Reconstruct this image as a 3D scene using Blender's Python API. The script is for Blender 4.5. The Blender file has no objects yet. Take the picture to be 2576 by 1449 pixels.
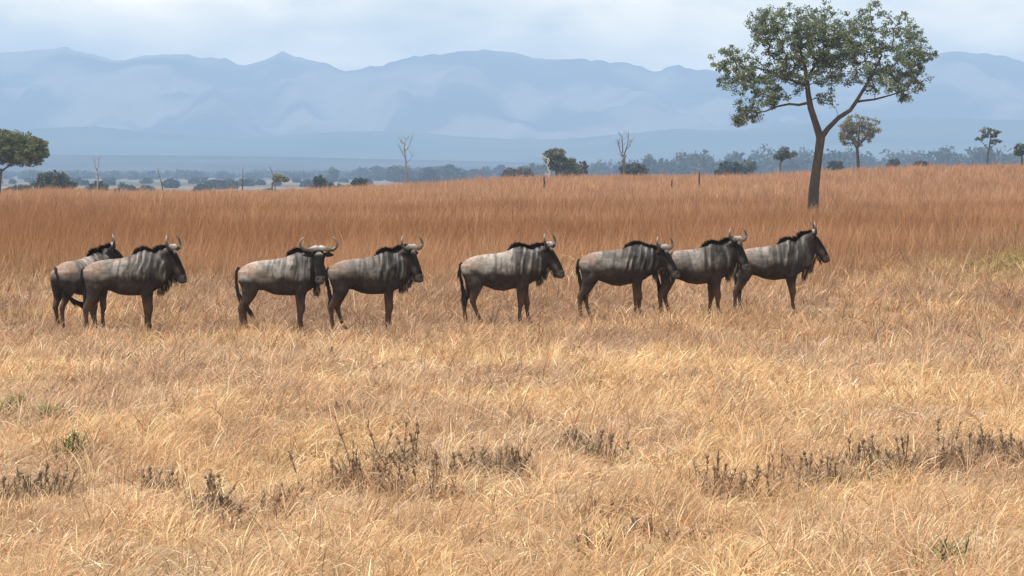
import bpy, math, random
import numpy as np
from mathutils import Vector, Matrix

rnd = random.Random(7)
RNG = np.random.default_rng(11)
SC = bpy.context.scene
COL = SC.collection
R = math.radians

# ------------------------------------------------------------------ camera, sky, sun, exposure
F = 8700.0                       # focal length in units of the 2576 px wide view of the photograph
CAM_Z = 2.7
PITCH = math.atan((724.5 - 430.0) / F)
cam_data = bpy.data.cameras.new("camera")
cam = bpy.data.objects.new("camera", cam_data)
COL.objects.link(cam)
cam.location = (0, 0, CAM_Z)
cam.rotation_euler = (math.pi / 2 - PITCH, 0, 0)
cam_data.sensor_width = 36
cam_data.lens = 36 * F / 2576
cam_data.clip_start = 0.5
cam_data.clip_end = 60000
SC.camera = cam

SUN_EL = R(73)
SUN_AZ = R(248)                  # clockwise from +Y: behind the camera and to the left
to_sun = Vector((math.sin(SUN_AZ) * math.cos(SUN_EL), math.cos(SUN_AZ) * math.cos(SUN_EL), math.sin(SUN_EL)))
sl = bpy.data.lights.new("sun", 'SUN')
sl.energy = 4.6
sl.angle = R(0.6)
sl.color = (1.0, 0.95, 0.88)
sun = bpy.data.objects.new("sun", sl)
sun.rotation_euler = (-to_sun).to_track_quat('-Z', 'Y').to_euler()
sun.location = (0, 0, 50)
COL.objects.link(sun)

W = bpy.data.worlds.new("World")
SC.world = W
W.use_nodes = True
nt = W.node_tree
nt.nodes.clear()
def N(tree, typ, **kw):
    n = tree.nodes.new(typ)
    for k, v in kw.items():
        setattr(n, k, v)
    return n
w_out = N(nt, 'ShaderNodeOutputWorld')
bg = N(nt, 'ShaderNodeBackground')
bg.inputs['Strength'].default_value = 0.10
sky = N(nt, 'ShaderNodeTexSky', sky_type='NISHITA')
sky.sun_disc = False
sky.sun_elevation = SUN_EL
sky.sun_rotation = SUN_AZ
sky.air_density = 1.0
sky.dust_density = 1.0
sky.ozone_density = 1.5
tc = N(nt, 'ShaderNodeTexCoord')
mp = N(nt, 'ShaderNodeMapping')
mp.inputs['Scale'].default_value = (9, 9, 26)
mp.inputs['Location'].default_value = (3.1, 0.4, 0.6)
cn = N(nt, 'ShaderNodeTexNoise')
cn.inputs['Scale'].default_value = 1.6
cn.inputs['Detail'].default_value = 5
cn.inputs['Roughness'].default_value = 0.5
cr = N(nt, 'ShaderNodeValToRGB')
cr.color_ramp.elements[0].position = 0.40
cr.color_ramp.elements[0].color = (0.28, 0.28, 0.28, 1)
cr.color_ramp.elements[1].position = 0.68
cr.color_ramp.elements[1].color = (1, 1, 1, 1)
cm = N(nt, 'ShaderNodeMix', data_type='RGBA')
cm.inputs[7].default_value = (24.5, 20.0, 12.9, 1)       # sunlit cloud, same physical scale as the sky
L = nt.links.new
L(tc.outputs['Generated'], mp.inputs['Vector'])
L(mp.outputs['Vector'], cn.inputs['Vector'])
L(cn.outputs['Fac'], cr.inputs['Fac'])
sx = N(nt, 'ShaderNodeSeparateXYZ')
hz = N(nt, 'ShaderNodeMapRange')
hz.inputs['From Min'].default_value = 0.10; hz.inputs['From Max'].default_value = 0.45
hz.inputs['To Min'].default_value = 1.0; hz.inputs['To Max'].default_value = 0.22
hm = N(nt, 'ShaderNodeMath', operation='MULTIPLY')
L(tc.outputs['Generated'], sx.inputs['Vector'])
L(sx.outputs['Z'], hz.inputs['Value'])
L(cr.outputs['Color'], hm.inputs[0])
L(hz.outputs['Result'], hm.inputs[1])
L(hm.outputs['Value'], cm.inputs['Factor'])
L(sky.outputs['Color'], cm.inputs[6])
L(cm.outputs[2], bg.inputs['Color'])
L(bg.outputs['Background'], w_out.inputs['Surface'])

SC.view_settings.view_transform = 'Standard'
SC.view_settings.look = 'None'
SC.view_settings.exposure = 0.62
SC.view_settings.gamma = 1.0
SC.render.engine = 'CYCLES'
SC.cycles.max_bounces = 6
SC.cycles.diffuse_bounces = 3
SC.cycles.glossy_bounces = 2
SC.cycles.transmission_bounces = 3
SC.cycles.transparent_max_bounces = 12
SC.cycles.volume_bounces = 0
SC.cycles.filter_width = 1.45

# ------------------------------------------------------------------ view helpers (photo pixel -> place in the world)
FWD = np.array([0, math.cos(PITCH), -math.sin(PITCH)])
UP = np.array([0, math.sin(PITCH), math.cos(PITCH)])
def ray(px, py):
    return FWD + np.array([1, 0, 0]) * (px - 1288) / F + UP * (724.5 - py) / F
def at(px, py, d):
    v = ray(px, py)
    t = d / v[1]
    return v[0] * t, CAM_Z + v[2] * t
def on_flat(px, py, z=0.0):
    v = ray(px, py)
    t = (z - CAM_Z) / v[2]
    return v[0] * t, v[1] * t

# ------------------------------------------------------------------ noise
def _hash(ix, iy, seed):
    n = (ix.astype(np.int64) * 374761393 + iy.astype(np.int64) * 668265263 + seed * 1442695041) & 0x7fffffff
    n = ((n ^ (n >> 13)) * 1274126177) & 0x7fffffff
    n = (n ^ (n >> 16)) & 0xffff
    return n / 65535.0
def vnoise(x, y, seed=0):
    x = np.asarray(x, float); y = np.asarray(y, float)
    ix = np.floor(x); iy = np.floor(y)
    fx = x - ix; fy = y - iy
    fx = fx * fx * (3 - 2 * fx); fy = fy * fy * (3 - 2 * fy)
    a = _hash(ix, iy, seed); b = _hash(ix + 1, iy, seed); c = _hash(ix, iy + 1, seed); d = _hash(ix + 1, iy + 1, seed)
    return (a * (1 - fx) + b * fx) * (1 - fy) + (c * (1 - fx) + d * fx) * fy
def fbm(x, y, seed=0, oct=4):
    s = 0; a = 0.5; t = 0
    for o in range(oct):
        s = s + a * vnoise(x * 2 ** o, y * 2 ** o, seed + o * 17)
        t += a; a *= 0.5
    return s / t
def sstep(a, b, x):
    t = np.clip((np.asarray(x, float) - a) / (b - a), 0, 1)
    return t * t * (3 - 2 * t)
def mixc(a, b, t):
    t = np.asarray(t)[..., None]
    return a * (1 - t) + b * t

# ------------------------------------------------------------------ mesh helpers
def mesh_np(name, verts, quads, col=None, mat=None, smooth=False, tris=None):
    me = bpy.data.meshes.new(name)
    verts = np.asarray(verts, np.float32).reshape(-1, 3)
    nq = 0 if quads is None else len(quads)
    ntri = 0 if tris is None else len(tris)
    me.vertices.add(len(verts))
    me.vertices.foreach_set('co', verts.ravel())
    parts = []
    starts = []
    if nq:
        parts.append(np.asarray(quads, np.int32).ravel()); starts.append(np.arange(nq) * 4)
    if ntri:
        parts.append(np.asarray(tris, np.int32).ravel()); starts.append(nq * 4 + np.arange(ntri) * 3)
    loops = np.concatenate(parts); st = np.concatenate(starts).astype(np.int32)
    me.loops.add(len(loops)); me.loops.foreach_set('vertex_index', loops)
    me.polygons.add(len(st)); me.polygons.foreach_set('loop_start', st)
    if smooth:
        me.polygons.foreach_set('use_smooth', np.ones(len(st), bool))
    me.update(calc_edges=True)
    if col is not None:
        ca = me.color_attributes.new('tint', 'FLOAT_COLOR', 'POINT')
        c = np.ones((len(verts), 4), np.float32); c[:, :3] = col
        ca.data.foreach_set('color', c.ravel())
    if mat:
        me.materials.append(mat)
    return me
def obj(name, me, parent=None, loc=(0, 0, 0)):
    o = bpy.data.objects.new(name, me)
    o.location = loc
    COL.objects.link(o)
    if parent is not None:
        o.parent = parent
    return o
def empty(name, loc, rz=0.0):
    o = bpy.data.objects.new(name, None)
    o.location = loc; o.rotation_euler = (0, 0, rz)
    o.empty_display_size = 0.3
    COL.objects.link(o)
    return o
def tag(o, label, cat, group=None):
    o['label'] = label; o['category'] = cat
    if group:
        o['group'] = group
    return o

class Geo:
    """collects points, quads and triangles for one mesh"""
    def __init__(s):
        s.v = []; s.q = []; s.t = []; s.c = []; s.n = 0
    def add(s, v, q=None, t=None, col=(1, 1, 1)):
        v = np.asarray(v, float).reshape(-1, 3)
        if q is not None and len(q): s.q.append(np.asarray(q) + s.n)
        if t is not None and len(t): s.t.append(np.asarray(t) + s.n)
        s.v.append(v)
        c = np.asarray(col, float)
        s.c.append(np.broadcast_to(c, (len(v), 3)))
        s.n += len(v)
    def mesh(s, name, mat, smooth=False):
        return mesh_np(name, np.concatenate(s.v), np.concatenate(s.q) if s.q else None, np.concatenate(s.c), mat, smooth,
                       np.concatenate(s.t) if s.t else None)
    def loft(s, secs, n=20, col=(1, 1, 1)):
        """secs: (centre, u, v, half u, half v up, half v down, exponent up, exponent down)"""
        rings = []
        th = np.linspace(0, 2 * math.pi, n, endpoint=False)
        c, si = np.cos(th), np.sin(th)
        for (ce, u, v, a, bu, bd, pu, pd) in secs:
            ce = np.asarray(ce, float); u = np.asarray(u, float); v = np.asarray(v, float)
            p = np.where(si >= 0, pu, pd)
            x = np.sign(c) * np.abs(c) ** (2 / p) * a
            y = np.sign(si) * np.abs(si) ** (2 / p) * np.where(si >= 0, bu, bd)
            rings.append(ce + x[:, None] * u + y[:, None] * v)
        m = len(rings)
        v = np.concatenate(rings + [[rings[0].mean(0)], [rings[-1].mean(0)]])
        i = np.arange(n); j = (i + 1) % n
        q = [np.stack([k * n + i, k * n + j, (k + 1) * n + j, (k + 1) * n + i], 1) for k in range(m - 1)]
        t = np.concatenate([np.stack([np.full(n, m * n), j, i], 1), np.stack([np.full(n, m * n + 1), (m - 1) * n + i, (m - 1) * n + j], 1)])
        s.add(v, np.concatenate(q), t, col)
    def tube(s, pts, rad, n=8, col=(1, 1, 1)):
        pts = np.asarray(pts, float)
        secs = []
        for k in range(len(pts)):
            d = pts[min(k + 1, len(pts) - 1)] - pts[max(k - 1, 0)]
            d = d / (np.linalg.norm(d) + 1e-9)
            ref = np.array([0, 1, 0]) if abs(d[1]) < 0.9 else np.array([1, 0, 0])
            u = np.cross(ref, d); u /= np.linalg.norm(u)
            v = np.cross(d, u)
            r = rad[k]
            secs.append((pts[k], u, v, r, r, r, 2, 2))
        s.loft(secs, n, col)

def ribbons(base, az, length, lean, curv, width, twist, K=3):
    """curved tapering blades; returns points (N, K+1, 2, 3)"""
    n = len(base)
    P = np.zeros((n, K + 1, 2, 3), np.float32)
    hx, hy = np.cos(az), np.sin(az)
    pos = base.astype(float).copy()
    for k in range(K + 1):
        t = k / K
        th = lean + curv * t
        tang = np.stack([hx * np.sin(th), hy * np.sin(th), np.cos(th)], 1)
        nrm = np.stack([hx * np.cos(th), hy * np.cos(th), -np.sin(th)], 1)
        sideh = np.stack([-hy, hx, np.zeros(n)], 1)
        side = sideh * np.cos(twist)[:, None] + nrm * np.sin(twist)[:, None]
        w = width * (1 - 0.92 * t ** 1.6) * 0.5
        P[:, k, 0] = pos - side * w[:, None]
        P[:, k, 1] = pos + side * w[:, None]
        pos = pos + tang * (length / K)[:, None]
    return P
def ribbon_quads(n, K=3):
    base = (np.arange(n) * (K + 1) * 2)[:, None, None]
    k = np.arange(K)[None, :, None] * 2
    return (base + k + np.array([0, 1, 3, 2])[None, None, :]).reshape(-1, 4)

# ------------------------------------------------------------------ materials
def mat_tint(name, rough=0.9, transl=0.0, noise=0.0, nscale=10, spec=0.1, bump=0.0, nstretch=(1, 1, 1), sheen=0.0):
    m = bpy.data.materials.new(name)
    m.use_nodes = True
    t = m.node_tree
    b = t.nodes['Principled BSDF']
    out = t.nodes['Material Output']
    at_ = N(t, 'ShaderNodeAttribute', attribute_name='tint')
    src = at_.outputs['Color']
    b.inputs['Roughness'].default_value = rough
    b.inputs['Specular IOR Level'].default_value = spec
    if sheen:
        b.inputs['Sheen Weight'].default_value = sheen
        b.inputs['Sheen Roughness'].default_value = 0.4
    if noise:
        tc = N(t, 'ShaderNodeTexCoord')
        mp = N(t, 'ShaderNodeMapping'); mp.inputs['Scale'].default_value = nstretch
        nz = N(t, 'ShaderNodeTexNoise'); nz.inputs['Scale'].default_value = nscale; nz.inputs['Detail'].default_value = 5
        mr = N(t, 'ShaderNodeMapRange')
        mr.inputs['From Min'].default_value = 0.25; mr.inputs['From Max'].default_value = 0.75
        mr.inputs['To Min'].default_value = 1 - noise; mr.inputs['To Max'].default_value = 1 + noise
        mul = N(t, 'ShaderNodeVectorMath', operation='SCALE')
        t.links.new(tc.outputs['Object'], mp.inputs['Vector'])
        t.links.new(mp.outputs['Vector'], nz.inputs['Vector'])
        t.links.new(nz.outputs['Fac'], mr.inputs['Value'])
        t.links.new(src, mul.inputs[0]); t.links.new(mr.outputs['Result'], mul.inputs['Scale'])
        src = mul.outputs['Vector']
        if bump:
            bp = N(t, 'ShaderNodeBump'); bp.inputs['Strength'].default_value = bump; bp.inputs['Distance'].default_value = 0.02
            t.links.new(nz.outputs['Fac'], bp.inputs['Height']); t.links.new(bp.outputs['Normal'], b.inputs['Normal'])
    t.links.new(src, b.inputs['Base Color'])
    if transl:
        tr = N(t, 'ShaderNodeBsdfTranslucent')
        t.links.new(src, tr.inputs['Color'])
        mx = N(t, 'ShaderNodeMixShader'); mx.inputs['Fac'].default_value = transl
        t.links.new(b.outputs['BSDF'], mx.inputs[1]); t.links.new(tr.outputs['BSDF'], mx.inputs[2])
        t.links.new(mx.outputs['Shader'], out.inputs['Surface'])
    return m
M_GRASS = mat_tint('dry_grass', 0.8, 0.35, spec=0.15)
M_GROUND = mat_tint('ground_soil', 1.0, 0, noise=0.25, nscale=1.5, spec=0.0)
M_LEAF = mat_tint('leaves', 0.7, 0.25, spec=0.2)
M_BARK = mat_tint('bark', 0.95, 0, noise=0.35, nscale=6, spec=0.1, bump=0.8, nstretch=(1, 1, 0.3))
M_COAT = mat_tint('coat', 0.75, 0, noise=0.3, nscale=20, spec=0.06, bump=0.25, nstretch=(1, 1, 0.6))
M_HAIR = mat_tint('hair', 0.7, 0, spec=0.06)
M_HORN = mat_tint('horn', 0.38, 0, noise=0.15, nscale=30, spec=0.5)
M_ROCK = mat_tint('mountain_side', 1.0, 0, noise=0.3, nscale=0.004, spec=0.0)
M_EYE = mat_tint('eye', 0.15, 0, spec=0.5)

# ------------------------------------------------------------------ terrain
CPX = np.array([-600, 0, 130, 400, 700, 900, 1040, 1300, 1600, 1900, 2100, 2300, 2576, 3200])
CPY = np.array([492, 489, 480, 488, 485, 474, 467, 449, 446, 444, 431, 421, 418, 414])
CREST = 420.0
CX = (CPX - 1288) * CREST / F
CH = 2.7 - (CPY - 430) * CREST / F - 0.62
def gz(x, y):
    x = np.asarray(x, float); y = np.asarray(y, float)
    h = np.interp(x * CREST / np.maximum(y, 200), CX, CH)
    up = sstep(255, CREST, y)
    dn = sstep(CREST + 10, 800, y)
    z = h * up * (1 - dn) - 6 * dn
    roll = (fbm(x / 9 + 3, y / 9, 5, 3) - 0.5) * 0.22 * sstep(18, 40, y) * (1 - dn)
    return z + roll * (1 - 0.7 * np.exp(-((y - 60) / 9) ** 2))

rows = np.concatenate([np.linspace(-60, 18, 14), np.geomspace(20, 520, 170), np.geomspace(540, 16000, 70)])
t_ = np.linspace(-1, 1, 141)
u_ = np.sign(t_) * np.abs(t_) ** 1.7
XX = u_[None, :] * (70 + 0.75 * np.maximum(rows, 0))[:, None]
YY = np.repeat(rows[:, None], len(t_), 1)
ZZ = gz(XX, YY)

def lin(r, g, b):
    f = lambda c: ((c / 255 + 0.055) / 1.055) ** 2.4 if c > 10 else c / 255 / 12.92
    return np.array([f(r), f(g), f(b)])
STRAW = np.array([0.505, 0.358, 0.228])
GOLD = np.array([0.575, 0.398, 0.226])
PINK = np.array([0.37, 0.248, 0.160])
OLIVE = np.array([0.30, 0.235, 0.10])
RED = np.array([0.305, 0.158, 0.076])
REDL = np.array([0.435, 0.258, 0.145])
PLAIN = np.array([0.085, 0.085, 0.075])
def red_edge(x, y):
    """0 in the short straw grass, 1 in the tall red grass"""
    e = 91 + (fbm(x / 5, y / 22, 31, 4) - 0.5) * 40 + np.clip(x - 8.5, 0, 7) * 5.0
    return np.clip(sstep(-15, 10, y - e) + .22 * sstep(-32, -6, y - e) * sstep(.55, .7, fbm(x / 1.3, y / 5, 37, 3)), 0, 1)
def grass_colour(x, y, jit):
    a = fbm(x / 1.4, y / 3.4, 41, 4)
    b = fbm(x / 1.7, y / 4.5, 57, 4)
    c = mixc(STRAW, GOLD, sstep(0.42, 0.62, a))
    c = mixc(c, np.broadcast_to(PINK, c.shape), sstep(0.50, 0.66, b) * 0.5)
    near = sstep(34, 26, y)
    c = mixc(c, np.broadcast_to(GOLD, c.shape), near * 0.4)
    mid = sstep(48, 63, y)
    c = mixc(c, c * np.array([.70, .655, .66]), mid * (.72 + .28 * sstep(.35, .6, fbm(x / 4, y / 14, 63, 3))))
    # olive strip in front of the red grass, strongest on the far right
    ol = np.exp(-((y - 96) / 12) ** 2) * (0.35 + 0.65 * sstep(8, 14, x)) * sstep(0.3, 0.6, fbm(x / 3, y / 9, 77, 2))
    c = mixc(c, np.broadcast_to(OLIVE, c.shape), ol)
    # red grass: pale crests and darker hollows
    r = mixc(np.broadcast_to(RED, c.shape), np.broadcast_to(REDL, c.shape), np.clip(sstep(0.42, 0.66, fbm(x / 14, y / 24, 91, 4)) * 0.85 + 0.8 * sstep(170, 330, y), 0, 1))
    c = mixc(c, r, red_edge(x, y))
    return c * jit[:, None]
def ground_col(x, y):
    c = grass_colour(x, y, np.full(len(x), 0.46))
    far = sstep(440, 620, y)
    pl = mixc(np.broadcast_to(PLAIN, c.shape), np.broadcast_to(np.array([0.16, 0.14, 0.115]), c.shape), sstep(0.5, 0.7, fbm(x / 120, y / 300, 13, 3)))
    return mixc(c, pl, far)
nr, nc = XX.shape
idx = np.arange(nr * nc).reshape(nr, nc)
gq = np.stack([idx[:-1, :-1], idx[:-1, 1:], idx[1:, 1:], idx[1:, :-1]], -1).reshape(-1, 4)
gcol = ground_col(XX.ravel(), YY.ravel())
ground = obj('ground', mesh_np('ground', np.stack([XX, YY, ZZ], -1).reshape(-1, 3), gq, gcol, M_GROUND, True))
ground['kind'] = 'structure'

# ------------------------------------------------------------------ far mountains, foothills and plateau
def ridge(name, dist, depth, ppx, ppy, seed, base_z, col, rough, nx=260, ny=46, back=0.35):
    xs = np.linspace(-0.235, 0.235, nx)             # tangent of the bearing
    ks = np.linspace(0, 1 + back, ny)
    px = 1288 + xs * F
    top = np.interp(px, ppx, ppy)
    top = top + (fbm(px / 24, px * 0, seed, 4) - 0.5) * 15 * rough
    H = (430 - top) * dist / F + CAM_Z - base_z
    K, T = np.meshgrid(ks, xs, indexing='ij')
    Y = dist - depth + depth * K
    X = T * dist
    spur = fbm(X / (dist * 0.016) + (K * 1.5), K * 2.2, seed + 3, 4)
    g = np.where(K <= 1, K, 1 - (K - 1) * 1.6)
    g = np.clip(g, 0, 1)
    front = np.clip(g + (spur - 0.5) * 0.8 * np.sin(np.clip(K, 0, 1) * math.pi) * rough, 0, 1.0)
    front = np.where(K < 1, np.minimum(front, 0.985 * (0.35 + 0.65 * K)), front)
    Z = base_z + H[None, :] * front
    v = np.stack([X, Y, Z], -1).reshape(-1, 3)
    id_ = np.arange(ny * nx).reshape(ny, nx)
    q = np.stack([id_[:-1, :-1], id_[:-1, 1:], id_[1:, 1:], id_[1:, :-1]], -1).reshape(-1, 4)
    n1 = fbm(X / (dist * 0.035), K * 7, seed + 9, 4).ravel()
    c = mixc(np.broadcast_to(np.array(col[0]), (len(v), 3)), np.broadcast_to(np.array(col[1]), (len(v), 3)), sstep(0.42, 0.62, n1))
    o = obj(name, mesh_np(name, v, q, c, M_ROCK, True))
    o['kind'] = 'structure'
    return o
MPX = [-900, -500, -200, 0, 60, 110, 180, 230, 262, 290, 370, 450, 520, 560, 610, 670, 715, 780, 830, 870, 960, 1040, 1110, 1190, 1290, 1390, 1460, 1560, 1650, 1700, 1780, 1850, 2000, 2180, 2350, 2400, 2480, 2576, 2900, 3400]
MPY = [150, 118, 140, 130, 128, 122, 114, 135, 138, 149, 133, 128, 141, 142, 158, 150, 125, 147, 158, 173, 160, 138, 132, 120, 127, 147, 145, 152, 176, 161, 173, 190, 200, 170, 134, 124, 130, 150, 130, 160]
ridge('mountains', 12000, 3000, MPX, MPY, 3, -6, ((0.03, 0.035, 0.04), (0.15, 0.13, 0.12)), 1.0)  # second, paler tone paints sunlit patches onto the slopes
FPX = [-900, -300, 0, 80, 250, 400, 600, 850, 1000, 1200, 1400, 1700, 1850, 2100, 2300, 2576, 3300]
FPY = [330, 322, 330, 322, 316, 335, 347, 330, 326, 345, 350, 322, 325, 300, 292, 300, 310]
ridge('foothills', 9000, 1400, FPX, FPY, 23, -6, ((0.03, 0.045, 0.04), (0.06, 0.065, 0.05)), 0.35)
PPX = [-900, 0, 150, 700, 1200, 1500, 1900, 2576, 3300]
PPY = [388, 388, 388, 393, 405, 411, 412, 410, 412]
ridge('plateau', 6400, 900, PPX, PPY, 43, -6, ((0.028, 0.028, 0.03), (0.05, 0.045, 0.045)), 0.08)

# ------------------------------------------------------------------ grass
def grass_field(name, d0, d1, dens, n_blade, hgt, wid, spread, seed, keep=None, K=3, lean=(0.1, 0.55), curv=(0.3, 1.3), jj=1.0):
    rng = np.random.default_rng(seed)
    # tufts are spread evenly over the ground between two distances
    def half(d): return 0.148 * d * 1.22 + 2.0
    area = (half(d0) + half(d1)) * (d1 - d0)
    nt_ = int(area * dens)
    d = np.sqrt(rng.random(nt_) * (d1 ** 2 - d0 ** 2) + d0 ** 2)
    x = (rng.random(nt_) * 2 - 1) * half(d)
    pk = np.ones(nt_) if keep is None else keep(x, d)
    # bare pockets and thick patches
    thick = fbm(x / 1.1, d / 1.8, seed + 2, 3)
    pk = pk * (0.6 + 0.4 * sstep(0.32, 0.52, thick))
    m = rng.random(nt_) < pk
    x, d, thick = x[m], d[m], thick[m]
    nt_ = len(x)
    tj = np.exp(rng.normal(0, 0.24, nt_))
    th = hgt(x, d) * np.exp(rng.normal(0, 0.22, nt_)) * (0.75 + 0.5 * thick)
    tw = rng.normal(0.5, 0.25, (nt_, 3))
    rep = np.repeat(np.arange(nt_), n_blade)
    n = len(rep)
    off = rng.normal(0, 1, (n, 2)) * spread
    bx = x[rep] + off[:, 0]; by = d[rep] + off[:, 1]
    az = np.arctan2(off[:, 1], off[:, 0] + spread * 0.5) + rng.normal(0, 0.7, n)
    ln = th[rep] * rng.uniform(0.55, 1.25, n)
    le = rng.uniform(*lean, n) * (0.5 + np.hypot(off[:, 0], off[:, 1]) / spread * 0.5)
    cu = rng.uniform(*curv, n) * rng.random(n) ** 0.5
    w = wid(d[rep]) * rng.uniform(0.6, 1.4, n)
    tws = rng.uniform(-1.3, 1.3, n)
    base = np.stack([bx, by, gz(bx, by) - 0.01], 1)
    P = ribbons(base, az, ln, le, cu, w, tws, K)
    jit = tj[rep] ** jj * np.exp(rng.normal(0, 0.22 * jj, n))
    c = grass_colour(bx, by, jit)
    # single stems weather to grey, bleach to cream or stay rusty
    kind = rng.random(n)
    kind = np.where(rng.random(n) < jj, kind, .5)
    c = np.where((kind < 0.10)[:, None], c * np.array([0.74, 0.68, 0.64]), c)
    c = np.where((kind > 0.90)[:, None], np.minimum(c * np.array([1.2, 1.28, 1.45]), 0.8), c)
    c = np.where(((kind > 0.80) & (kind <= 0.90))[:, None], c * np.array([0.92, 0.70, 0.62]), c)
    c = np.clip(c, 0.01, 0.85)
    cc = np.repeat(c, (K + 1) * 2, 0)
    g = obj(name, mesh_np(name, P.reshape(-1, 3), ribbon_quads(n, K), cc, M_GRASS))
    g['kind'] = 'stuff'
    tag(g, *{'dry_grass': ('golden dry grass in thick tufts covering the near ground', 'grass'),
             'grass_litter': ('flattened dead grass litter lying between the near golden tufts', 'grass litter'),
             'straw_grass': ('pale straw coloured grass around and behind the wildebeest', 'grass'),
             'red_grass': ('tall reddish brown grass filling the savanna behind the wildebeest', 'grass')}[name])
    return n
nb = grass_field('dry_grass', 19, 47, 22, 22, lambda x, d: 0.235 + 0.26 * (fbm(x / 0.7, d / 1.3, 7, 2) - .5), lambda d: 0.0078 * np.maximum(d / 28, 1), 0.085, 101, lean=(0.15, 1.15), curv=(0.5, 2.6))
nb += grass_field('straw_grass', 47, 118, 10.0, 15, lambda x, d: 0.265 + 0.22 * sstep(68, 100, d), lambda d: 0.012 * d / 50, 0.10, 102,
                  keep=lambda x, d: (1 - red_edge(x, d)) * np.clip(55 / d, 0.3, 1.15), lean=(0.1, 0.9), curv=(0.4, 2.0))
nb += grass_field('red_grass', 70, 470, 2.8, 12, lambda x, d: 0.78 + 0 * d, lambda d: 0.0105 * d / 70, 0.22, 103,
                  keep=lambda x, d: red_edge(x, d) * np.clip(120 / d, 0.2, 1), lean=(0.0, 0.4), curv=(0.1, 1.1), jj=.5)
nb += grass_field('grass_litter', 19, 62, 55, 9, lambda x, d: 0.15 + 0 * d, lambda d: 0.0085 * np.maximum(d / 30, 1), 0.09, 104, lean=(0.9, 1.9), curv=(0.0, 0.7), K=2)
print('grass blades', nb)

# ------------------------------------------------------------------ wildebeest
def norm(v):
    v = np.asarray(v, float)
    return v / np.linalg.norm(v)
def hair_mesh(name, roots, dirs, length, width, col, droop=0.3, K=3, rng=RNG, parent=None, colj=0.25):
    """tapering hairs from roots along dirs, pulled down by droop"""
    n = len(roots)
    P = np.zeros((n, K + 1, 2, 3))
    pos = np.asarray(roots, float).copy(); d = np.asarray(dirs, float).copy()
    d /= np.linalg.norm(d, axis=1)[:, None]
    for k in range(K + 1):
        t = k / K
        s = np.cross(d, rng.normal(0, 1, (1, 3)) * 0.2 + np.array([[0.3, 1, 0.1]]))
        s /= np.linalg.norm(s, axis=1)[:, None]
        w = width * (1 - 0.85 * t) / 2
        P[:, k, 0] = pos - s * w[:, None]; P[:, k, 1] = pos + s * w[:, None]
        pos = pos + d * (length / K)[:, None]
        d = d + np.array([0, 0, -droop / K]); d /= np.linalg.norm(d, axis=1)[:, None]
    c = np.clip(np.asarray(col) * np.exp(rng.normal(0, colj, (n, 1))), 0, 1)
    return mesh_np(name, P.reshape(-1, 3), ribbon_quads(n, K), np.repeat(c, (K + 1) * 2, 0), M_HAIR)

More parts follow.
